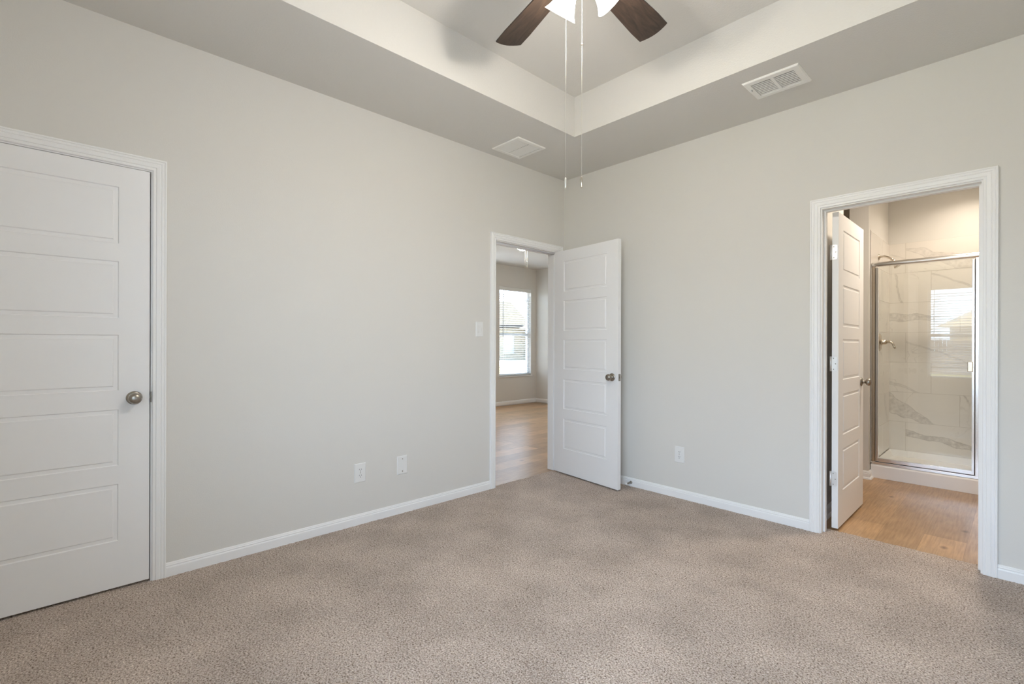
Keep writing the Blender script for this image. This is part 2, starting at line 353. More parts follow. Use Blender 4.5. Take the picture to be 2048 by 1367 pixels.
# floors
def carpet():
    x0, x1, y0, y1, st = -0.0, RX, RY, 0.0, 0.009
    nx, ny = int((x1-x0)/st)+1, int((y1-y0)/st)+1
    rng = np.random.default_rng(3)
    X, Y = np.meshgrid(np.linspace(x0, x1, nx), np.linspace(y0, y1, ny), indexing='ij')
    Z = rng.normal(0, 0.0009, X.shape)
    V = np.stack([X + rng.normal(0, .0012, X.shape), Y + rng.normal(0, .0012, X.shape), Z], -1).reshape(-1, 3)
    i = np.arange(nx*ny).reshape(nx, ny)
    Fq = np.stack([i[:-1, :-1], i[1:, :-1], i[1:, 1:], i[:-1, 1:]], -1).reshape(-1, 4)
    vs = V.tolist(); fs = Fq.tolist()
    # tongues of carpet inside the two doorways
    def tongue(a0, a1, b0, b1, edge):
        n, k = int((a1-a0)/st)+1, int((b1-b0)/st)+1; o = len(vs)
        for p in range(n):
            for q in range(k):
                a = a0+(a1-a0)*p/(n-1); b = b0+(b1-b0)*q/(k-1)
                j = rng.normal(0, .0022) if q == (k-1 if edge > 0 else 0) else 0
                vs.append((a, b+j, float(rng.normal(0, .0009)))) if edge in (1, -1) else vs.append((b+j, a, float(rng.normal(0, .0009))))
        for p in range(n-1):
            for q in range(k-1): fs.append([o+p*k+q, o+(p+1)*k+q, o+(p+1)*k+q+1, o+p*k+q+1])
    tongue(BATH[0], BATH[1], 0.0, 0.118, 1)
    tongue(ENTRY[0], ENTRY[1], -0.028, 0.0, -2)
    tongue(CLOSET[0], CLOSET[1], -0.115, 0.0, -2)
    me = bpy.data.meshes.new('floor'); me.from_pydata(vs, [], fs); me.update(); me.materials.append(M['carpet'])
    me.polygons.foreach_set('use_smooth', [True]*len(fs))
    o = bpy.data.objects.new('floor', me); COL.objects.link(o); return o
struct(carpet(), 'beige and brown speckled carpet floor of the bedroom', 'floor')
struct(MB().box(-3.95, -0.03, -2.4, 3.72, -0.05, FLOORZ).build('floor_living', M['plank']), 'wood plank floor seen through the entry doorway', 'floor')
struct(MB().box(0.9, 4.0, 0.10, 2.90, -0.05, FLOORZ).build('floor_bathroom', M['plank']), 'wood plank floor of the bathroom', 'floor')
struct(MB().box(-0.8, -0.1, RY-T, -2.4, -0.05, -0.004).build('floor_closet', M['carpet']), 'carpet floor behind the closed panel door', 'floor')

# living room shell
struct(grid_wall('wall_living_far', 'x', -3.94, -3.82, (-2.4, 3.72), (-0.05, 2.80), [(2.60, 3.46, 0.565, 2.29), (1.40, 2.26, 0.565, 2.29)], M['wall']), 'greige far wall with the blind window beyond the entry doorway', 'wall')
struct(MB().box(-3.82, -T, 3.60, 3.72, -0.05, 2.80).build('wall_living_right', M['wall']), 'bright greige wall at right beyond the entry doorway', 'wall')
struct(grid_wall('wall_living_left', 'y', -2.42, -2.30, (-3.82, -T), (-0.05, 2.80), [], M['wall']), 'greige wall closing the far room on its left', 'wall')
struct(MB().box(-3.94, -T, -2.42, 3.72, 2.705, 2.80).build('ceiling_living', M['ceil']), 'flat greige ceiling beyond the entry doorway', 'ceiling')
struct(MB().box(-0.85, -0.75, RY-T, -2.42, -0.05, 2.80).box(-0.85, -T, RY-T, -2.42, 2.6, 2.7).box(-0.75, 0.0, RY-T, RY, -0.05, 2.60).build('wall_closet', M['wall']), 'greige back of the space behind the closed panel door', 'wall')

# bathroom shell
struct(MB().box(1.945, 2.06, T, 0.858, -0.05, H).build('wall_bathroom_left', M['wall']), 'greige wall just behind the open bathroom door', 'wall')
struct(MB().box(1.916, 2.045, 1.75, 2.785, -0.05, H).box(2.045, 2.06, 1.75, 1.826, -0.05, H).build('wall_bathroom_stub', M['wall']), 'narrow greige wall end left of the shower', 'wall')
struct(MB().box(0.9, 4.0, 2.785, 2.90, -0.05, H).build('wall_bathroom_far', M['wall']), 'greige wall above the shower tile', 'wall')
struct(MB().box(2.80, 2.92, 1.84, 2.785, -0.05, H).build('wall_shower_right', M['wall']), 'greige wall closing the shower on its right', 'wall')
struct(MB().box(0.8, 0.9, T, 2.90, -0.05, H).build('wall_passage', M['wall']), 'greige end wall of the dark passage', 'wall')
struct(MB().box(3.9, 4.0, T, 2.785, -0.05, H).build('wall_bathroom_right', M['wall']), 'greige wall closing the bathroom on its right', 'wall')
struct(MB().box(0.8, 4.1, T, 2.90, H, 2.80).build('ceiling_bathroom', M['ceil']), 'greige bathroom ceiling', 'ceiling')

# ------------------------------------------------------------------ trim: casings, jambs, baseboards
CAS = [(0, 0), (0, .009), (.003, .0115), (.010, .0115), (.013, .0095), (.016, .0135), (.030, .0155), (.034, .0135), (.037, .0165), (.044, .0165), (.047, .0145), (.050, .018), (.0555, .018), (.057, .016), (.057, 0)]
def casing_mesh(P, o, z0=0.0, side=1):
    """P(u, z, t): point on the wall; o: jamb faces; the casing leaves a 6 mm reveal"""
    m = MB(); a, b, zt = o[0]-0.006, o[1]+0.006, HEAD+0.006
    rows = [[P(a-u, z0, t), P(a-u, zt+u, t), P(b+u, zt+u, t), P(b+u, z0, t)] for u, t in CAS]
    n = len(rows); vs = [p for r in rows for p in r]; fs = []
    for i in range(n-1):
        for k in range(3): fs.append((i*4+k, i*4+k+1, (i+1)*4+k+1, (i+1)*4+k))
    m.add(vs, fs); m.add([r[0] for r in rows], [tuple(range(n))]); m.add([r[3] for r in rows], [tuple(range(n))])
    return m
def door_trim(name, axis, o, label, stop_at):
    """frame of one doorway. axis 'x': wall x in [-T,0] room at +x. axis 'y': wall y in [0,T], room at -y."""
    r = empty(name, (0, (o[0]+o[1])/2, 0) if axis == 'x' else ((o[0]+o[1])/2, 0, 0)); L = Vector(r.location)
    if axis == 'x':
        P = lambda u, z, t: (t, u-L.y, z); Pb = lambda u, z, t: (-T-t, u-L.y, z)
    else:
        P = lambda u, z, t: (u-L.x, -t, z); Pb = lambda u, z, t: (u-L.x, T+t, z)
    casing_mesh(P, o, -0.004).build('casing', M['trim'], r); casing_mesh(Pb, o, FLOORZ).build('casing', M['trim'], r)
    m = MB()
    def bx(u0, u1, z0, z1, t0, t1):
        if axis == 'x': m.box(t0, t1, u0-L.y, u1-L.y, z0, z1)
        else: m.box(u0-L.x, u1-L.x, t0, t1, z0, z1)
    t0, t1 = (-T, 0) if axis == 'x' else (0, T)
    bx(o[0]-.017, o[0], -.02, HEAD, t0, t1); bx(o[1], o[1]+.017, -.02, HEAD, t0, t1); bx(o[0]-.017, o[1]+.017, HEAD, HEAD+.017, t0, t1)
    m.build('jamb', M['trim'], r)
    m = MB(); s0, s1 = stop_at
    bx(o[0], o[0]+.011, 0.0, HEAD-.011, s0, s1); bx(o[1]-.011, o[1], 0.0, HEAD-.011, s0, s1); bx(o[0], o[1], HEAD-.011, HEAD, s0, s1)
    m.build('stop_strip', M['trim'], r, bevel=0.002)
    return struct(r, label, 'door frame')
t1_ = door_trim('trim_1', 'x', CLOSET, 'white moulded frame around the closed panel door at far left', (-.075, -.038))
t2_ = door_trim('trim_2', 'x', ENTRY, 'white moulded frame of the entry doorway in the corner', (-.075, -.038))
t3_ = door_trim('trim_3', 'y', BATH, 'white moulded frame of the bathroom doorway on the right wall', (.040, .077))

BB = [(0, 0), (.0135, 0), (.0135, .046), (.012, .050), (.0095, .0515), (.0095, .055), (.0115, .0575), (.0095, .061), (.0075, .0625), (.0075, .0655), (.0055, .069), (.003, .0705), (0, .0705)]
def baseboard(name, axis, wall, sgn, u0, u1, zb, label, shoe=False):
    prof = [(t, z) for t, z in BB]
    m = MB()
    def P(u, t, z): return (wall+sgn*t, u, z+zb) if axis == 'x' else (u, wall+sgn*t, z+zb)
    sets = [prof] + ([[(0, 0), (.027, 0), (.025, .010), (.019, .0165), (.0135, .018)]] if shoe else [])
    for pr in sets:
        n = len(pr); vs = [P(u0, t, z) for t, z in pr] + [P(u1, t, z) for t, z in pr]
        m.add(vs, [tuple(range(n)), tuple(range(n, 2*n))] + [(i, (i+1) % n, n+(i+1) % n, n+i) for i in range(n)])
    return struct(m.build(name, M['trim']), label, 'baseboard')
baseboard('baseboard_left', 'x', 0, 1, CLOSET[1]+.063, ENTRY[0]-.063, -.002, 'white baseboard along the left wall between the two doors')
baseboard('baseboard_right', 'y', 0, -1, 0.0, BATH[0]-.063, -.002, 'white baseboard along the right wall between corner and bathroom doorway')
baseboard('baseboard_right', 'y', 0, -1, BATH[1]+.063, RX, -.002, 'short white baseboard right of the bathroom doorway')
baseboard('baseboard_living_far', 'x', -3.82, 1, -2.30, 3.60, FLOORZ+.02, 'white baseboard under the far blind window')
baseboard('baseboard_living_right', 'y', 3.60, -1, -3.82, -T, FLOORZ+.02, 'white baseboard on the bright wall beyond the entry doorway')
baseboard('baseboard_bathroom', 'x', 2.06, 1, 0.19, 0.858, FLOORZ, 'white baseboard behind the open bathroom door', True)
def stub_base():
    m = MB(); x, y = 2.06, 1.75
    for pr in (BB, [(0, 0), (.027, 0), (.025, .010), (.019, .0165), (.0135, .018)]):
        n = len(pr); st = [[(1.916, y-t, z+FLOORZ) for t, z in pr], [(x+t, y-t, z+FLOORZ) for t, z in pr], [(x+t, 1.838, z+FLOORZ) for t, z in pr]]
        vs = [p for s in st for p in s]; fs = [tuple(range(n)), tuple(range(2*n, 3*n))]
        for k in range(2): fs += [(k*n+i, k*n+(i+1) % n, (k+1)*n+(i+1) % n, (k+1)*n+i) for i in range(n)]
        m.add(vs, fs)
    return struct(m.build('baseboard_stub', M['trim']), 'white baseboard with rounded shoe strip wrapping the wall end beside the shower', 'baseboard')
stub_base()

# ------------------------------------------------------------------ doors
SLABZ = 0.012; SLABH = 2.03
PAN = [(0.223, 0.497), (0.586, 0.856), (0.948, 1.216), (1.297, 1.571), (1.656, 1.930)]
RING = [(0.0, 0.0), (0.0035, 0.0055), (0.0185, 0.0045), (0.0225, 0.0008)]
def slab_mesh(W, th=0.035, st=0.120):
    """local: x along the width 0..W from the hinge, y 0..th through the thickness, z from the slab's bottom"""
    m = MB(); xs = [0, st, W-st, W]; zs = [0] + [z for p in PAN for z in p] + [SLABH]
    for y, s in ((0.0, 1), (th, -1)):
        for i in range(3):
            for j in range(len(zs)-1):
                a, b, c, d = xs[i], xs[i+1], zs[j], zs[j+1]
                if i == 1 and (c, d) in PAN:
                    rings = [[(a+o, y+s*dp, c+o), (b-o, y+s*dp, c+o), (b-o, y+s*dp, d-o), (a+o, y+s*dp, d-o)] for o, dp in RING]
                    for r0, r1 in zip(rings, rings[1:]):
                        for k in range(4): m.add([r0[k], r0[(k+1) % 4], r1[(k+1) % 4], r1[k]], [(0, 1, 2, 3)])
                    m.add(rings[-1], [(0, 1, 2, 3)])
                else: m.add([(a, y, c), (b, y, c), (b, y, d), (a, y, d)], [(0, 1, 2, 3)])
    for j in range(len(zs)-1):
        for x in (0, W): m.add([(x, 0, zs[j]), (x, th, zs[j]), (x, th, zs[j+1]), (x, 0, zs[j+1])], [(0, 1, 2, 3)])
    for i in range(3):
        for z in (0, SLABH): m.add([(xs[i], 0, z), (xs[i+1], 0, z), (xs[i+1], th, z), (xs[i], th, z)], [(0, 1, 2, 3)])
    return m
KNOB = [(0.0, 0.0), (.032, 0.0), (.0325, .003), (.030, .0065), (.022, .0095), (.0135, .011), (.0105, .016), (.0105, .026), (.014, .029), (.021, .033), (.0262, .040), (.0272, .046), (.0255, .053), (.0205, .059), (.0125, .0625), (.005, .064), (0.0, .0642)]
def knob(parent, x, y, z, d, name='knob'):
    o = MB().lathe(KNOB, (x, y, z), d, 40, caps=False).build(name, M['nickel'], parent); o['label'] = 'satin nickel knob'; return o
def hinge(parent, pts):
    """pts: z list; a hinge plate on the slab's hinge edge (x=0), knuckle at the pivot"""
    for z in pts:
        m = MB(); poly = [(0, -.045), (.022, -.045), (.028, -.038), (.029, -.030), (.029, .030), (.028, .038), (.022, .045), (0, .045)]
        m.prism(poly, lambda a, b, t: (t, a-.002, z+b), (-.0022, 0.0002))
        h = m.build('hinge', M['hinge'], parent); h['label'] = 'pale metal hinge'
        MB().lathe([(.0, -.047), (.0058, -.047), (.0058, .047), (0, .047)], (-.005, -.007, z), (0, 0, 1), 16, caps=False).build('hinge_pin', M['hinge'], h)
        s = MB()
        for yy, zz in ((.009, .033), (.019, 0.0), (.009, -.033)): s.lathe([(0, 0), (.0032, 0), (.0028, .0006), (0, .0006)], (-.0022, yy, z+zz), (-1, 0, 0), 12, caps=False)
        s.build('screw', M['nickel'], h)
def latch(parent, W, z, lip=True):
    m = MB().box(W-.0005, W+.0012, .006, .029, z-.028, z+.028); o = m.build('latch_plate', M['nickel'], parent, bevel=.0008)
    MB().prism([(0, 0), (.011, .0), (.003, .014), (0, .014)], lambda a, b, t: (W+.001+a, .0105+b, t), (z-.008, z+.008)).build('latch_bolt', M['nickel'], o)
    o['label'] = 'satin nickel latch plate'

KZ = 0.920-SLABZ
# closed door, far left: hinged on its left edge, face flush with the wall
d1 = empty('door_1', (0.0, CLOSET[0]+.003, SLABZ), math.pi/2)   # local x -> +y, local y -> -x
slab_mesh(0.7105).build('door_leaf', M['door'], d1); knob(d1, .712-.062, 0, KZ, (0, -1, 0)); knob(d1, .712-.062, .035, KZ, (0, 1, 0)); latch(d1, .7105, KZ)
struct(d1, 'closed white five panel door cut off by the left picture edge', 'door')
# entry door, open into the room, hinged beside the corner
A = math.radians(83.3)
d2 = empty('door_2', (0.006, -0.0925, SLABZ)); dx = Vector((math.sin(A), -math.cos(A), 0)); ny = Vector((-math.cos(A), -math.sin(A), 0))
d2.rotation_euler = (0, 0, math.atan2(dx.y, dx.x))
# after the turn local x runs along the leaf, local -y looks to the camera: the leaf lies at local y -0.041..-0.006
def shift(m, dx_, dy_):
    m.v = [(x+dx_, y+dy_, z) for x, y, z in m.v]; return m
shift(slab_mesh(0.762), .004, -.041).build('door_leaf', M['door'], d2)
knob(d2, .766-.062, -.041, KZ, (0, -1, 0)); knob(d2, .766-.062, -.006, KZ, (0, 1, 0))
e2 = empty('latch_set'); e2.parent = d2
m = MB().box(.7655, .7672, -.035, -.012, KZ-.028, KZ+.028); lp = m.build('latch_plate', M['nickel'], d2); lp['label'] = 'satin nickel latch plate'
MB().prism([(0, 0), (.011, 0), (.003, .014), (0, .014)], lambda a, b, t: (.767+a, -.031+b, t), (KZ-.008, KZ+.008)).build('latch_bolt', M['nickel'], lp)
bpy.data.objects.remove(e2)
for z in (.315, 1.055, 1.773):
    h = MB().lathe([(0, -.047), (.0058, -.047), (.0058, .047), (0, .047)], (-.001, .003, z), (0, 0, 1), 16, caps=False).build('hinge', M['nickel'], d2)
struct(d2, 'open white five panel door standing beside the room corner', 'door')
# bathroom door, open into the bathroom
d3 = empty('door_3', (2.190, .127, SLABZ), math.pi/2)             # local x -> +y, local y -> -x
slab_mesh(0.711).build('door_leaf', M['door'], d3); knob(d3, .711-.070, 0, KZ, (0, -1, 0)); knob(d3, .711-.070, .035, KZ, (0, 1, 0)); latch(d3, .711, KZ)
for z in (.315, 1.055, 1.773):
    m = MB(); poly = [(.008, -.047), (.013, -.043), (.0145, -.037), (.0145, .037), (.013, .043), (.008, .047), (.036, .047), (.036, -.047)]
    poly = [(.036, -.047), (.014, -.047), (.008, -.044), (.0055, -.036), (.0055, .036), (.008, .044), (.014, .047), (.036, .047)]
    m.prism(poly, lambda a, b, t: (t, a, z+b), (-.0024, .0002))
    h = m.build('hinge', M['hinge'], d3); h['label'] = 'pale metal hinge'
    MB().lathe([(0, -.0475), (.0062, -.0475), (.0062, .0475), (0, .0475)], (-.003, .041, z), (0, 0, 1), 16, caps=False).build('hinge_pin', M['hinge'], h)
    s = MB()
    for yy, zz in ((.026, .035), (.015, 0.0), (.026, -.035)): s.lathe([(0, 0), (.0034, 0), (.003, .0007), (0, .0007)], (-.0024, yy, z+zz), (-1, 0, 0), 12, caps=False)
    s.build('screw', M['nickel'], h)
struct(d3, 'white five panel door swung open into the bathroom', 'door')
# strike plates belong to the frames
def strike(tr, c, d):
    o = MB().cbox(Vector(c)-Vector(tr.location), d).build('strike_plate', M['nickel'], tr); o['label'] = 'dark metal strike plate'
strike(t1_, (.0035, CLOSET[1]+.001, .92), (.011, .004, .052)); strike(t2_, (-.018, ENTRY[0]+.0008, .92), (.030, .002, .058))

# ------------------------------------------------------------------ wall plates
def plate(parent, cx, cz, wdt, hgt, P):
    m = MB(); w2, h2 = wdt/2, hgt/2
    rings = [(0, 0), (0, .002), (.004, .0058)]
    rs = [[P(cx-w2+o, cz-h2+o, t), P(cx+w2-o, cz-h2+o, t), P(cx+w2-o, cz+h2-o, t), P(cx-w2+o, cz+h2-o, t)] for o, t in rings]
    for r0, r1 in zip(rs, rs[1:]):
        for k in range(4): m.add([r0[k], r0[(k+1) % 4], r1[(k+1) % 4], r1[k]], [(0, 1, 2, 3)])
    m.add(rs[0], [(3, 2, 1, 0)]); m.add(rs[-1], [(0, 1, 2, 3)])
    return m.build('cover_plate', M['plastic'], parent)
def disc(P, u, z, r, t0, t1, n=20, cut=None):
    pts = [(r*math.cos(2*math.pi*i/n), r*math.sin(2*math.pi*i/n)) for i in range(n)]
    if cut: pts = [(a, max(-cut, min(cut, b))) for a, b in pts]
    return MB().prism(pts, lambda a, b, t: P(u+a, z+b, t), (t0, t1))
def outlet(name, loc, P, label):
    r = empty(name, loc); plate(r, 0, 0, .080, .125, P)
    for s in (1, -1):
        f = disc(P, 0, s*.0195, .0170, .005, .0072, 28, .0140).build('receptacle', M['plastic'], r)
        m = MB()
        for u in (-.0063, .0063): m.prism([(-.0012, -.0042), (.0012, -.0042), (.0012, .0042), (-.0012, .0042)], lambda a, b, t: P(u+a, s*.0195+.0035+b, t), (.0066, .0075))
        m.prism([(.0026*math.cos(i*.5236), .0026*math.sin(i*.5236)) for i in range(12)], lambda a, b, t: P(a, s*.0195-.0075+b, t), (.0066, .0075))
        m.build('slots', M['slot'], f)
    disc(P, 0, 0, .003, .0055, .0068, 14).build('screw', M['nickel'], r)
    return tag(r, label, 'outlet')
PL = lambda u, z, t: (t, u, z); PR = lambda u, z, t: (u, -t, z)
outlet('wall_outlet', (0, -2.056, .338), PL, 'white double wall outlet low on the left wall').name = 'wall_outlet'
outlet('wall_outlet', (1.177, 0, .336), PR, 'white double wall outlet on the right wall between the two open doors')
bl = empty('blank_wall_plate', (0, -1.742, .336)); plate(bl, 0, 0, .080, .128, PL)
for z in (.043, -.043):
    f = disc(PL, 0, z, .0042, .0055, .0068, 16).build('screw', M['nickel'], bl)
tag(bl, 'blank white wall plate with two screws low on the left wall', 'wall plate')
sw = empty('light_switch', (0, -1.042, 1.307)); plate(sw, 0, 0, .074, .120, PL)
fr = MB()
fr.prism([(-.0175, -.034), (.0175, -.034), (.0175, .034), (-.0175, .034)], lambda a, b, t: PL(a, b, t), (.005, .0066)); fr.build('switch_frame', M['plastic'], sw, bevel=.0008)
MB().prism([(.0066, -.030), (.0120, -.030), (.0072, .004), (.0100, .030), (.0066, .030)], lambda a, b, t: (a, t, b), (-.0145, .0145)).build('rocker', M['plastic'], sw, bevel=.0006)
tag(sw, 'white rocker light switch beside the entry doorway', 'switch')

# spring door stop on the right baseboard
ds = empty('door_stop', (.752, -.0135, .034))
MB().lathe([(0, 0), (.013, 0), (.013, .003), (.008, .007), (0, .007)], (0, 0, 0), (0, -1, 0), 20, caps=False).build('base', M['nickel'], ds)
MB().tube([(.0055*math.cos(i*.9), -.006-i*.00072, .0055*math.sin(i*.9)) for i in range(84)], .0013, 6).build('spring', M['nickel'], ds)
MB().lathe([(0, 0), (.0085, 0), (.0085, .010), (.006, .014), (0, .014)], (0, -.066, 0), (0, -1, 0), 18, caps=False).build('tip', M['rubber'], ds)['label'] = 'white rubber tip'
tag(ds, 'small spring door stop on the right baseboard beside the open door', 'door stop')

# ------------------------------------------------------------------ ceiling vents
def ceiling_vent(name, x0, x1, y0, y1, label, banks, frame_w, n, tilt, lever):
    cx, cy = (x0+x1)/2, (y0+y1)/2; r = empty(name, (cx, cy, H)); a, b = (x1-x0)/2, (y1-y0)/2
    m = MB(); w_ = frame_w
    rings = [(0, 0), (0, -.003), (.006, -.0095), (w_, -.0105), (w_, .0)]
    rs = [[(-a+o, -b+o, z), (a-o, -b+o, z), (a-o, b-o, z), (-a+o, b-o, z)] for o, z in rings]
    for r0, r1 in zip(rs, rs[1:]):
        for k in range(4): m.add([r0[k], r0[(k+1) % 4], r1[(k+1) % 4], r1[k]], [(0, 1, 2, 3)])
    ia, ib = a-w_, b-w_
    for k in range(1, banks): m.box(-ia+2*ia*k/banks-.008, -ia+2*ia*k/banks+.008, -ib, ib, -.0095, -.001)
    m.build('frame', M['vent'], r)
    MB().box(-ia, ia, -ib, ib, -.0012, -.0004).build('duct_opening', M['duct'], r)
    m = MB(); hw = ib/n*0.52
    for k in range(banks):
        u0 = -ia+2*ia*k/banks+(.009 if k else .001); u1 = -ia+2*ia*(k+1)/banks-(.009 if k < banks-1 else .001)
        for i in range(n):
            yc = -ib+(i+.5)*2*ib/n; c, s = math.cos(tilt)*hw, math.sin(tilt)*hw
            m.prism([(yc-c, -.0055-s), (yc+c, -.0055+s), (yc+c, -.0043+s), (yc-c, -.0043-s)], lambda p, q, t: (t, p, q), (u0, u1))
    m.build('louvers', M['vent'], r)
    if lever:
        MB().box(-a+.020, -a+.023, -.035, -.010, -.0107, -.010).build('lever_slot', M['slot'], r)
        MB().tube([(-a+.0215, -.035, -.010), (-a+.0215, -.037, -.020), (-a+.0215, -.039, -.026)], .0025, 8).build('damper_lever', M['vent'], r)
    return tag(r, label, 'ceiling vent')
ceiling_vent('ceiling_vent', 1.845, 2.147, -.543, -.293, 'white two bank louvered ceiling vent above the bathroom side', 2, .036, 9, math.radians(-9), True)
def filter_grille():
    x0, x1, y0, y1 = .105, .404, -1.003, -.700; cx, cy = (x0+x1)/2, (y0+y1)/2; r = empty('ceiling_vent', (cx, cy, H)); a, b = (x1-x0)/2, (y1-y0)/2
    m = MB(); rings = [(0, 0), (0, -.004), (.004, -.009), (.030, -.010), (.032, -.007)]
    rs = [[(-a+o, -b+o, z), (a-o, -b+o, z), (a-o, b-o, z), (-a+o, b-o, z)] for o, z in rings]
    for r0, r1 in zip(rs, rs[1:]):
        for k in range(4): m.add([r0[k], r0[(k+1) % 4], r1[(k+1) % 4], r1[k]], [(0, 1, 2, 3)])
    m.build('frame', M['vent'], r)
    ia = a-.032; m = MB(); n = 15
    MB().box(-ia, ia, -ia, ia, -.0012, -.0004).build('duct_opening', M['duct'], r)
    for y0_, y1_ in ((-ia+.001, -.003), (.003, ia-.001)):
        for i in range(n):
            xc = -ia+(i+.5)*2*ia/n; hw = ia/n*1.06; s = .0022
            m.prism([(xc-hw, -.0055-s), (xc+hw, -.0055+s), (xc+hw, -.0045+s), (xc-hw, -.0045-s)], lambda p, q, t: (p, t, q), (y0_, y1_))
    m.build('louvers', M['vent'], r)
    return tag(r, 'flat square white ceiling vent near the room corner', 'ceiling vent')
filter_grille()

# ------------------------------------------------------------------ ceiling fan
FZ = 2.70
def blade_mesh(L0=0.165, L1=0.617):
    pts = []; n = 26
    for i in range(n+1):
        t = i/n; x = L0+(L1-.016-L0)*t; wv = .054+(.0725-.054)*min(1, t*1.25)
        pts.append((x, wv))
    tip = [(L1-.0145, .0705), (L1-.008, .054), (L1-.002, .034), (L1+.001, .016), (L1+.002, 0)]
    up = [(L0-.012, .040)]+pts+tip; lo = [(x, -y) for x, y in reversed(up[:-1])]
    return MB().prism(up+lo, lambda a, b, t: (a, b, t), (-.0035, .0035))
def ceiling_fan(loc, ztop, first, kit_angles, label, chains=True, power=1.0, turn=0.0):
    """loc: (x, y, height of the blade plane)"""
    r = empty('ceiling_fan', loc, turn); top = ztop-loc[2]
    MB().lathe([(0, top), (.066, top), (.066, top-.018), (.045, top-.050), (.016, top-.058), (0, top-.058)], seg=36, caps=False).build('canopy', M['bronze'], r)
    if top > .20: MB().lathe([(.0125, .08), (.0125, top-.05)], seg=16).build('downrod', M['bronze'], r)
    MB().lathe([(0, .105), (.05, .100), (.085, .080), (.102, .050), (.102, .006), (.088, -.012), (.060, -.022), (.045, -.026), (0, -.026)], seg=48, caps=False).build('motor_housing', M['bronze'], r)
    MB().lathe([(0, -.022), (.040, -.024), (.052, -.034), (.055, -.062), (.044, -.086), (.020, -.096), (.008, -.104), (0, -.104)], seg=36, caps=False).build('light_fitter', M['bronze'], r)
    bm_ = None
    for k in range(5):
        a = math.radians(first+72*k)
        if bm_ is None:
            b = blade_mesh().build('blade', M['blade'], r, bevel=.0015); bm_ = b
            arm = MB().prism([(.085, .020), (.150, .016), (.180, .030), (.235, .034), (.235, -.034), (.180, -.030), (.150, -.016), (.085, -.020)], lambda p, q, t: (p, q, t), (-.0085, -.0040)).build('blade_arm', M['bronze'], b)
        else:
            b = bm_.copy(); COL.objects.link(b); b.parent = r
            ar = arm.copy(); COL.objects.link(ar); ar.parent = b
        b.rotation_euler = (math.radians(-11), 0, a)
        b.rotation_mode = 'XYZ'
    for k, ad in enumerate(kit_angles):
        a = math.radians(ad); tl = math.radians(42); dr = Vector((math.cos(a)*math.sin(tl), math.sin(a)*math.sin(tl), -math.cos(tl)))
        o = Vector((math.cos(a)*.040, math.sin(a)*.040, -.058)); n0 = o+dr*.022
        s = MB().lathe([(.0, 0), (.019, 0), (.021, .006), (.021, .030), (0, .030)], o, dr, 24, caps=False).build('lamp_socket', M['bronze'], r)
        prof = [(.024, 0), (.027, .010), (.033, .026), (.040, .046), (.047, .066), (.055, .084), (.064, .098), (.069, .104)]
        inner = [(q-.0022, h) for q, h in reversed(prof)]
        MB().lathe(prof+inner, n0, dr, 40, caps=False).build('lamp_shade', M['bell'], r)['label'] = 'glowing frosted glass bell shade'
        MB().lathe([(0, .0), (.012, .002), (.014, .02), (.022, .040), (.024, .052), (.018, .066), (0, .072)], n0, dr, 20, caps=False).build('bulb', M['bulb'], s)
        l = bpy.data.lights.new('bulb_light', 'POINT'); l.energy = BULB_W*power; l.color = BULB_COL; l.shadow_soft_size = .035
        lo = bpy.data.objects.new('bulb_light', l); COL.objects.link(lo); lo.parent = r; lo.location = n0+dr*.125
    if chains:
        for (cx, cy), lab in zip(((-.028, -.061), (.020, -.022)), ('w', 'm')):
            zt, zb = -.085, 1.832-FZ
            m = MB(); m.tube([(cx, cy, zt), (cx, cy, zb)], .00085, 6)
            c = m.build('pull_chain', M['chain'], r)
            fm = M['chain'] if lab[0] == 'w' else M['nickelb']
            MB().lathe([(0, .004), (.0025, .003), (.003, 0), (.0036, -.003), (.0036, -.036), (.002, -.039), (0, -.039)], (cx, cy, zb), (0, 0, 1), 14, caps=False).build('chain_fob', fm, c)
            if lab[0] == 'm': MB().lathe([(0, .004), (.0028, .003), (.0028, -.003), (0, -.004)], (cx, cy, 2.348-FZ), (0, 0, 1), 12, caps=False).build('chain_coupling', M['nickelb'], c)
    return tag(r, label, 'ceiling fan')
ceiling_fan((1.803, -2.012, FZ), TRAY, 93.66, (173.6, 53.6, -66.4), 'dark walnut ceiling fan with lit bell lamps and two pull chains in the tray ceiling')
# a second, smaller-looking fan hangs in the room beyond the entry doorway
ceiling_fan((-1.61, 1.08, 2.655), 2.705, 20, (95, -25, -145), 'lit ceiling fan glimpsed at the top of the entry doorway', power=0.7, turn=math.radians(70))

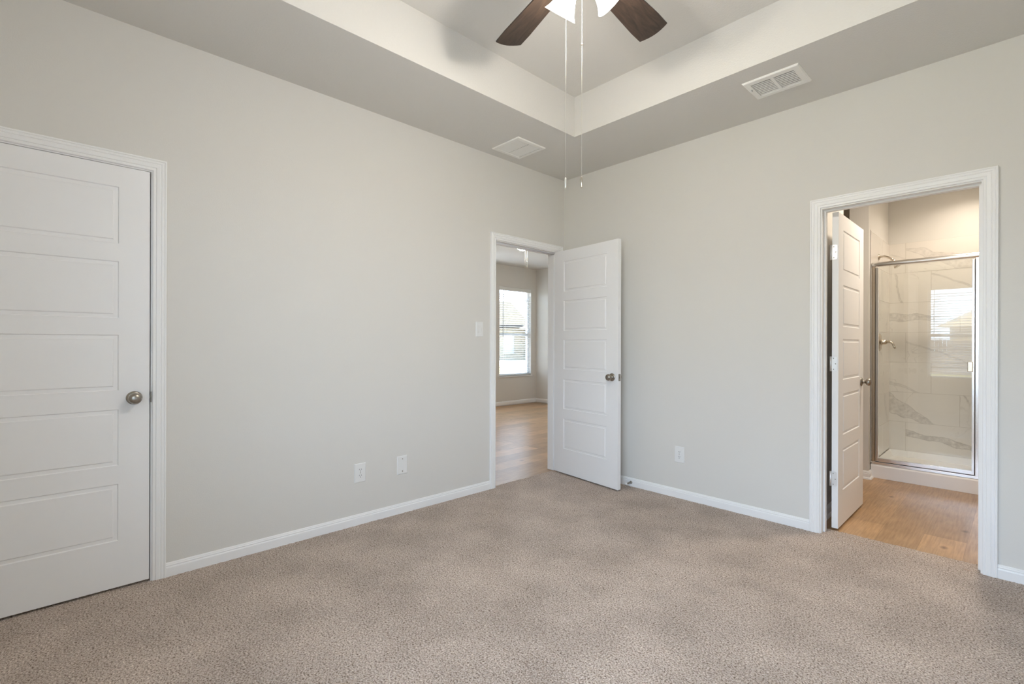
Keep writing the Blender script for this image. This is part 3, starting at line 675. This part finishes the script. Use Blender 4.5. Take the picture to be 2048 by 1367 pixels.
# ------------------------------------------------------------------ windows and blinds
def window(name, axis, wall, sgn, u0, u1, z0, z1, label, pane='pane'):
    """wall: room face of the wall; sgn: direction from the room to the outside along the axis"""
    r = empty(name, (wall, (u0+u1)/2, z0) if axis == 'x' else ((u0+u1)/2, wall, z0)); L = Vector(r.location)
    def bx(m, a0, a1, c0, c1, t0, t1):
        p, q = sorted((wall+sgn*t0, wall+sgn*t1))
        if axis == 'x': m.box(p-L.x, q-L.x, a0-L.y, a1-L.y, c0-L.z, c1-L.z)
        else: m.box(a0-L.x, a1-L.x, p-L.y, q-L.y, c0-L.z, c1-L.z)
    m = MB(); fw = .038; zm = (z0+z1)/2-.06
    bx(m, u0, u0+fw, z0, z1, .07, .12); bx(m, u1-fw, u1, z0, z1, .07, .12); bx(m, u0, u1, z0, z0+fw, .07, .12); bx(m, u0, u1, z1-fw, z1, .07, .12)
    m.build('window_frame', M['vinyl'], r)
    m = MB(); bx(m, u0+fw, u1-fw, zm-.022, zm+.022, .075, .112); m.build('meeting_rail', M['vinyl'], r)
    for a, b in ((z0+fw, zm-.022), (zm+.022, z1-fw)):
        m = MB(); bx(m, u0+fw, u1-fw, a, b, .092, .096); m.build('pane', M[pane], r)
    m = MB(); bx(m, u0-.02, u1+.02, z0-.018, z0, -.022, .07); m.build('sill', M['trim'], r, bevel=.003)
    return struct(r, label, 'window')
def blind(axis, wall, sgn, u0, u1, z0, z1, label, slat=.050, pitch=.044, tilt=8):
    r = empty('window_blind', (wall+sgn*.035, (u0+u1)/2, z0) if axis == 'x' else ((u0+u1)/2, wall+sgn*.035, z0))
    w2 = (u1-u0)/2-.006; hh = z1-z0
    def P(u, t, z): return (sgn*t, u, z) if axis == 'x' else (u, sgn*t, z)
    def bx(m, a0, a1, t0, t1, c0, c1):
        vs = [P(a, t, c) for c in (c0, c1) for t in (t0, t1) for a in (a0, a1)]
        m.add(vs, [(0, 2, 3, 1), (4, 5, 7, 6), (0, 1, 5, 4), (2, 6, 7, 3), (0, 4, 6, 2), (1, 3, 7, 5)])
    m = MB(); bx(m, -w2, w2, -.026, .026, hh-.048, hh-.002); m.build('headrail', M['slat'], r)
    m = MB(); bx(m, -w2-.004, w2+.004, -.034, -.028, hh-.070, hh); m.build('valance', M['slat'], r)
    m = MB(); n = int((hh-.10)/pitch); tr = math.radians(tilt)
    for i in range(n):
        z = .030+i*pitch; c, s = math.cos(tr)*slat/2, math.sin(tr)*slat/2
        for t0, t1, za, zb in ((-c, 0, -s, .0016), (0, c, .0016, s)):
            vs = [P(u, t, zz) for u in (-w2, w2) for t, zz in ((t0, z+za), (t1, z+zb), (t1, z+zb+.0024), (t0, z+za+.0024))]
            m.add(vs, [(0, 1, 2, 3), (7, 6, 5, 4), (0, 4, 5, 1), (1, 5, 6, 2), (2, 6, 7, 3), (3, 7, 4, 0)])
    m.build('slats', M['slat'], r)
    m = MB(); bx(m, -w2, w2, -.026, .026, .004, .018); m.build('bottom_rail', M['slat'], r)
    for u in (-w2*.62, w2*.62):
        m = MB()
        for t in (-.027, .027): m.tube([P(u, t, .01), P(u, t, hh-.04)], .0010, 5)
        m.build('ladder_cord', M['slat'], r)
    m = MB(); m.tube([P(-w2+.085, -.036, hh-.06), P(-w2+.085, -.038, hh*.44)], .0045, 8); m.build('tilt_wand', M['wand'] if axis == 'x' and wall < 0 else M['slat'], r)
    return tag(r, label, 'blind')
window('window_1', 'x', -3.82, -1, 2.60, 3.46, .565, 2.29, 'white window seen through the entry doorway', 'dimmed_pane')
blind('x', -3.82, -1, 2.60, 3.46, .57, 2.288, 'white horizontal blind on the window seen through the entry doorway', tilt=-10)
window('window_2', 'y', RY, -1, 1.85, 2.71, .60, 2.235, 'white window behind the camera mirrored in the shower glass')
blind('y', RY, -1, 1.85, 2.71, .605, 2.233, 'white horizontal blind mirrored in the shower glass', tilt=16)
window('added_window_3', 'x', -3.82, -1, 1.40, 2.26, .565, 2.29, 'added unseen white window of the far room for more daylight')  # added out of view to let more daylight into the far room
window('added_window_4', 'y', RY, -1, 2.75, 3.55, .60, 2.235, 'added white window behind the camera without a blind, for more daylight')  # added behind the camera to throw more daylight on the right wall

# ------------------------------------------------------------------ shower
def tile_wall(name, axis, t, sgn, u0, u1, rows, joints, veins, label):
    """tiles as shallow blocks over a grout bed; veins: {(row, i): (n_u, n_z, c_u, c_z, w0, dw, strength)}"""
    P = (lambda u, z, d: (t+sgn*d, u, z)) if axis == 'x' else (lambda u, z, d: (u, t+sgn*d, z))
    vs, fs, at = [], [], []
    rng = random.Random(11)
    for r_, (z0, z1) in enumerate(zip(rows, rows[1:])):
        js = [u0]+[j for j in joints[r_] if u0+.01 < j < u1-.01]+[u1]
        for i, (a, b) in enumerate(zip(js, js[1:])):
            g = .0014; rn = rng.random()*7; o = len(vs)
            v = veins.get((r_, i))
            q = [(a+g, z0+g), (b-g, z0+g), (b-g, z1-g), (a+g, z1-g)]
            for d in (0.004, 0.010):
                for u, z in q:
                    vs.append(P(u, z, d))
                    if v:
                        nu, nz, cu, cz, w0, dw, st = v; L = math.hypot(nu, nz)
                        at.append((rn, ((u-cu)*nu+(z-cz)*nz)/L, w0+dw*(u-cu), st))
                    else: at.append((rn, 9.0, 0.0, 0.0))
            fs += [(o+4, o+5, o+6, o+7)]+[(o+k, o+(k+1) % 4, o+4+(k+1) % 4, o+4+k) for k in range(4)]
    me = bpy.data.meshes.new(name); me.from_pydata(vs, [], fs); me.update()
    for k, nm in enumerate(('rnd', 'vd', 'vw', 'vs')):
        A_ = me.attributes.new(nm, 'FLOAT', 'POINT'); A_.data.foreach_set('value', [x[k] for x in at])
    me.materials.append(M['marble'])
    o = bpy.data.objects.new(name, me); COL.objects.link(o)
    g = MB(); q = [P(u, z, d) for d in (0.0, .0085) for u, z in ((u0, rows[0]), (u1, rows[0]), (u1, rows[-1]), (u0, rows[-1]))]
    g.add(q, [(0, 1, 2, 3), (4, 5, 6, 7), (0, 1, 5, 4), (1, 2, 6, 5), (2, 3, 7, 6), (3, 0, 4, 7)])
    g.build('grout', M['grout'], o)['label'] = 'thin grey grout'
    return struct(o, label, 'tile wall')
ROWS = [.100+.304*k for k in range(8)]
JB = [[2.189], [2.594], [2.385], [2.188], [2.594], [2.384], [2.186]]
VB = {(0, 1): (.20, 1.0, 2.40, .262, .022, -.010, 1.0), (1, 0): (.62, 1.0, 2.05, .60, .085, -.19, 0.8), (2, 0): (.35, 1.0, 2.05, .80, .016, -.05, .55),
      (3, 1): (.42, 1.0, 2.22, 1.21, .006, -.01, .5), (4, 0): (.06, 1.0, 2.05, 1.475, .040, -.050, .75), (5, 0): (1.0, .12, 2.12, 1.83, .005, 0, .7), (5, 1): (.55, 1.0, 2.40, 1.90, .005, 0, .6),
      (6, 1): (.42, 1.0, 2.20, 2.165, .010, .16, .55), (6, 0): (.5, 1.0, 2.06, 2.12, .004, 0, .35)}
tile_wall('wall_shower_far', 'y', 2.785, -1, 2.05, 2.80, ROWS, JB, VB, 'white marble look tile wall at the back of the shower')
JL = [[2.42], [2.22], [2.60], [2.42], [2.22], [2.60], [2.42]]
VL = {(1, 1): (1.0, .5, 2.60, .55, .03, 0, .5), (3, 0): (.4, 1, 2.1, 1.2, .004, 0, .4), (4, 1): (1.0, -.3, 2.66, 1.38, .006, 0, .5), (5, 0): (1, .1, 2.4, 1.75, .05, 0, .35)}
tile_wall('wall_shower_left', 'x', 2.045, 1, 1.828, 2.775, ROWS, JL, VL, 'white marble look tile wall on the left inside the shower')
tile_wall('wall_shower_side', 'x', 2.80, -1, 1.86, 2.775, ROWS, JL, {}, 'white marble look tile wall on the right inside the shower')
struct(MB().box(2.060, 2.0625, 1.8255, 1.8285, .115, 2.228).box(2.045, 2.0625, 1.8255, 1.8285, .115, 2.228).build('trim_4', M['edge']), 'thin brown edge strip where the shower tile ends', 'trim')

def shower_pan():
    m = MB(); x0, x1, y0, y1 = 2.062, 2.79, 1.842, 2.772
    # outer skirt and curb, then the sloping inside
    rings = [((x0, x1, y0, y1), FLOORZ), ((x0, x1, y0, y1), .100), ((x0, x1, y0+.006, y1), .112), ((x0, x1, y0+.085, y1-.004), .112), ((x0+.03, x1-.03, y0+.12, y1-.03), .052), ((2.40, 2.46, 2.28, 2.34), .042)]
    rs = [[(a, c, z), (b, c, z), (b, d, z), (a, d, z)] for (a, b, c, d), z in rings]
    for r0, r1 in zip(rs, rs[1:]):
        for k in range(4): m.add([r0[k], r0[(k+1) % 4], r1[(k+1) % 4], r1[k]], [(0, 1, 2, 3)])
    m.add(rs[-1], [(0, 1, 2, 3)]); m.add(rs[0], [(3, 2, 1, 0)])
    o = m.build('shower_pan', M['pan'], bevel=.004)
    MB().lathe([(0, 0), (.045, 0), (.045, .003), (0, .004)], (2.43, 2.31, .0425), (0, 0, 1), 24, caps=False).build('drain', M['chrome'], o)['label'] = 'chrome drain'
    return tag(o, 'low white shower pan with raised front curb', 'shower pan')
shower_pan()

def shower_door():
    y = 1.88; r = empty('shower_enclosure', (2.42, y, .112)); ox, oz = 2.42, .112
    def bx(m, x0, x1, y0, y1, z0, z1): m.box(x0-ox, x1-ox, y0-y, y1-y, z0-oz, z1-oz); return m
    def part(nm, mt, *b, bevel=.002):
        m = MB()
        for q in b: bx(m, *q)
        return m.build(nm, mt, r, bevel=bevel)
    # header with a rounded front
    m = MB(); poly = [(.024, -.020), (-.016, -.020), (-.023, -.016), (-.0275, -.008), (-.029, 0), (-.0275, .008), (-.023, .016), (-.016, .020), (.024, .020)]
    m.prism(poly, lambda a, b, t: (t, a, b+1.914-oz), (2.0625-ox, 2.785-ox)); m.build('header_rail', M['chrome'], r)['label'] = 'chrome header rail'
    part('bottom_track', M['chrome'], (2.066, 2.785, y-.020, y+.022, .113, .136))
    part('wall_channel', M['nickelb'], (2.0625, 2.088, y-.018, y+.020, .136, 1.894))
    part('wall_channel', M['chrome'], (2.742, 2.786, y-.020, y+.022, .136, 1.894))
    part('seal', M['gasket'], (2.088, 2.0915, y-.006, y+.006, .140, 1.885), (2.738, 2.742, y-.006, y+.006, .140, 1.885), (2.0915, 2.738, y-.008, y+.004, .136, .1415), bevel=0)
    d = part('door_frame', M['chrome'], (2.0915, 2.112, y-.016, y+.010, .142, 1.886), (2.722, 2.738, y-.016, y+.010, .142, 1.886), (2.112, 2.722, y-.016, y+.010, .142, .172))
    MB().box(2.110-ox, 2.724-ox, -.004, -.0005, .170-oz, 1.893-oz).build('glass_pane', M['glass'], d)['label'] = 'clear glass pane'
    h = MB(); h.box(2.697-ox, 2.729-ox, -.034, -.016, .975-oz, 1.055-oz); h.build('pull_handle', M['nickelb'], d, bevel=.003)
    return tag(r, 'chrome framed glass shower door reflecting a bright window', 'shower door')
shower_door()
rl = empty('recessed_light', (2.70, 2.34, H))
MB().lathe([(.062, 0), (.090, 0), (.090, -.004), (.074, -.009), (.062, -.004)], seg=40, caps=False).build('trim_ring', M['plastic'], rl)
MB().lathe([(0, -.003), (.062, -.003), (.062, -.001), (0, -.001)], seg=40, caps=False).build('lens', M['bathlamp'], rl)
l = bpy.data.lights.new('shower_lamp', 'AREA'); l.shape = 'DISK'; l.size = .12; l.energy = 6.0; l.spread = math.radians(140); l.color = (1.0, 0.88, 0.74)
lo = bpy.data.objects.new('shower_lamp', l); COL.objects.link(lo); lo.parent = rl; lo.location = (0, 0, -.012)
tag(rl, 'small recessed ceiling light above the shower', 'ceiling light')

sh = empty('shower_fixture', (2.055, 2.22, 2.03))
MB().lathe([(0, 0), (.030, 0), (.030, .004), (.018, .010), (.010, .013), (0, .013)], (0, 0, 0), (1, 0, 0), 28, caps=False).build('flange', M['nickelb'], sh)
arc = [(.004+.105*t, 0, .012*math.sin(t*2.2)-.050*t*t) for t in [i/16 for i in range(17)]]
MB().tube(arc, .0095, 14).build('arm', M['nickelb'], sh)
hd = Vector((.62, 0, -.78)).normalized()
MB().lathe([(0, -.004), (.013, -.002), (.015, .010), (.012, .018), (.016, .024), (.024, .034), (.036, .058), (.040, .064), (.040, .070), (.034, .073), (0, .073)], arc[-1], hd, 30, caps=False).build('spray_head', M['nickelb'], sh)
tag(sh, 'brushed nickel shower head on a curved arm above the glass door', 'shower head')
va = empty('shower_valve', (2.055, 2.27, 1.215))
MB().lathe([(0, 0), (.082, 0), (.082, .004), (.074, .010), (.040, .014), (.030, .016), (.026, .030), (.024, .048), (.018, .056), (0, .058)], (0, 0, 0), (1, 0, 0), 40, caps=False).build('escutcheon', M['nickelb'], va)
MB().tube([(.050, 0, 0), (.072, 0, .006), (.092, -.002, -.002), (.106, -.004, -.022), (.114, -.006, -.048), (.122, -.006, -.060)], [.013, .014, .011, .009, .010, .008], 14).build('lever_handle', M['nickelb'], va)
tag(va, 'brushed nickel shower valve with curved lever on the left tile wall', 'shower valve')

# lamp on the bathroom ceiling
bl_ = empty('ceiling_light', (2.80, 1.00, H))
MB().lathe([(0, 0), (.165, 0), (.165, -.018), (.150, -.024), (0, -.024)], seg=40, caps=False).build('base', M['nickelb'], bl_)
MB().lathe([(.150, -.024), (.146, -.045), (.120, -.075), (.070, -.094), (0, -.100)], seg=40, caps=False).build('diffuser', M['bathlamp'], bl_)
tag(bl_, 'round warm ceiling light of the bathroom', 'ceiling light')
l = bpy.data.lights.new('bath_lamp', 'AREA'); l.shape = 'DISK'; l.size = .30; l.energy = BATH_W; l.color = (1.0, 0.87, 0.72)
lo = bpy.data.objects.new('bath_lamp', l); COL.objects.link(lo); lo.parent = bl_; lo.location = (0, 0, -.11)

# ------------------------------------------------------------------ outdoors
struct(MB().box(-140, 140, -140, 140, -.60, -.30).build('ground', M['concrete']), 'pale concrete ground outside', 'ground')
tag(MB().box(-20, -9, -10, 60, -.30, -.25).build('lawn', M['grass']), 'yellowish strip of lawn outside the far window', 'grass', kind='stuff')
tag(MB().box(-20, 24, -25.7, -11, -.30, -.26).build('lawn', M['grass']), 'dry lawn outside mirrored in the shower glass', 'grass', kind='stuff')
def house(loc, rz, label):
    """local: x to the right of the facade, -y faces the viewer; hipped main roof and a small front gable"""
    r = empty('house', loc, rz); e = 2.9
    MB().box(-9, 1.3, 0, 9, -.3, e).box(1.3, 6.5, -1.5, 9, -.3, e-.2).build('wall', M['stucco'], r)
    v = [(-9.5, -.5, e), (1.8, -.5, e), (1.8, 9.5, e), (-9.5, 9.5, e), (-5.5, 4.0, 5.5), (-.2, 4.0, 5.5)]
    MB().add(v, [(0, 1, 5, 4), (1, 2, 5), (2, 3, 4, 5), (3, 0, 4), (0, 3, 2, 1)]).build('roof', M['shingle'], r)
    MB().box(-9.5, 1.8, -.55, -.48, e-.22, e+.02).build('fascia', M['fascia'], r)
    g = [(.6, -2.0, e-.35), (7.2, -2.0, e-.35), (3.9, -2.0, e+1.5)]
    MB().add(g+[(x, 8.0, z) for x, y, z in g], [(0, 1, 2), (3, 5, 4), (0, 2, 5, 3), (2, 1, 4, 5), (0, 3, 4, 1)]).build('gable_roof', M['stucco'], r)
    for x in (-.3, -5.0):
        w_ = MB().box(x-.5, x+.5, -.06, .02, .25, 1.95).build('window', M['hwhite'], r)
        MB().box(x-.42, x+.42, -.07, -.055, .33, 1.87).build('pane', M['hwhite'], w_)
    return tag(r, label, 'house')
hp = CAMP+45*F3
house((hp.x, hp.y, 0), YAW, 'cream neighbour house with tan hipped roof outside the far window')
house((6.0, -42, 0), math.pi+.2, 'neighbour house with dark roof outside mirrored in the shower glass')
fn = empty('fence', (2, -26, -.3))
m = MB()
for i in range(100): m.box(-8+i*.16, -8+i*.16+.15, -.01, .01, 0, 1.75)
m.build('boards', M['fence'], fn)
MB().box(-8, 8, .01, .05, .35, .44).box(-8, 8, .01, .05, 1.3, 1.39).build('rails', M['fence'], fn)
tag(fn, 'grey board fence outside mirrored in the shower glass', 'fence')
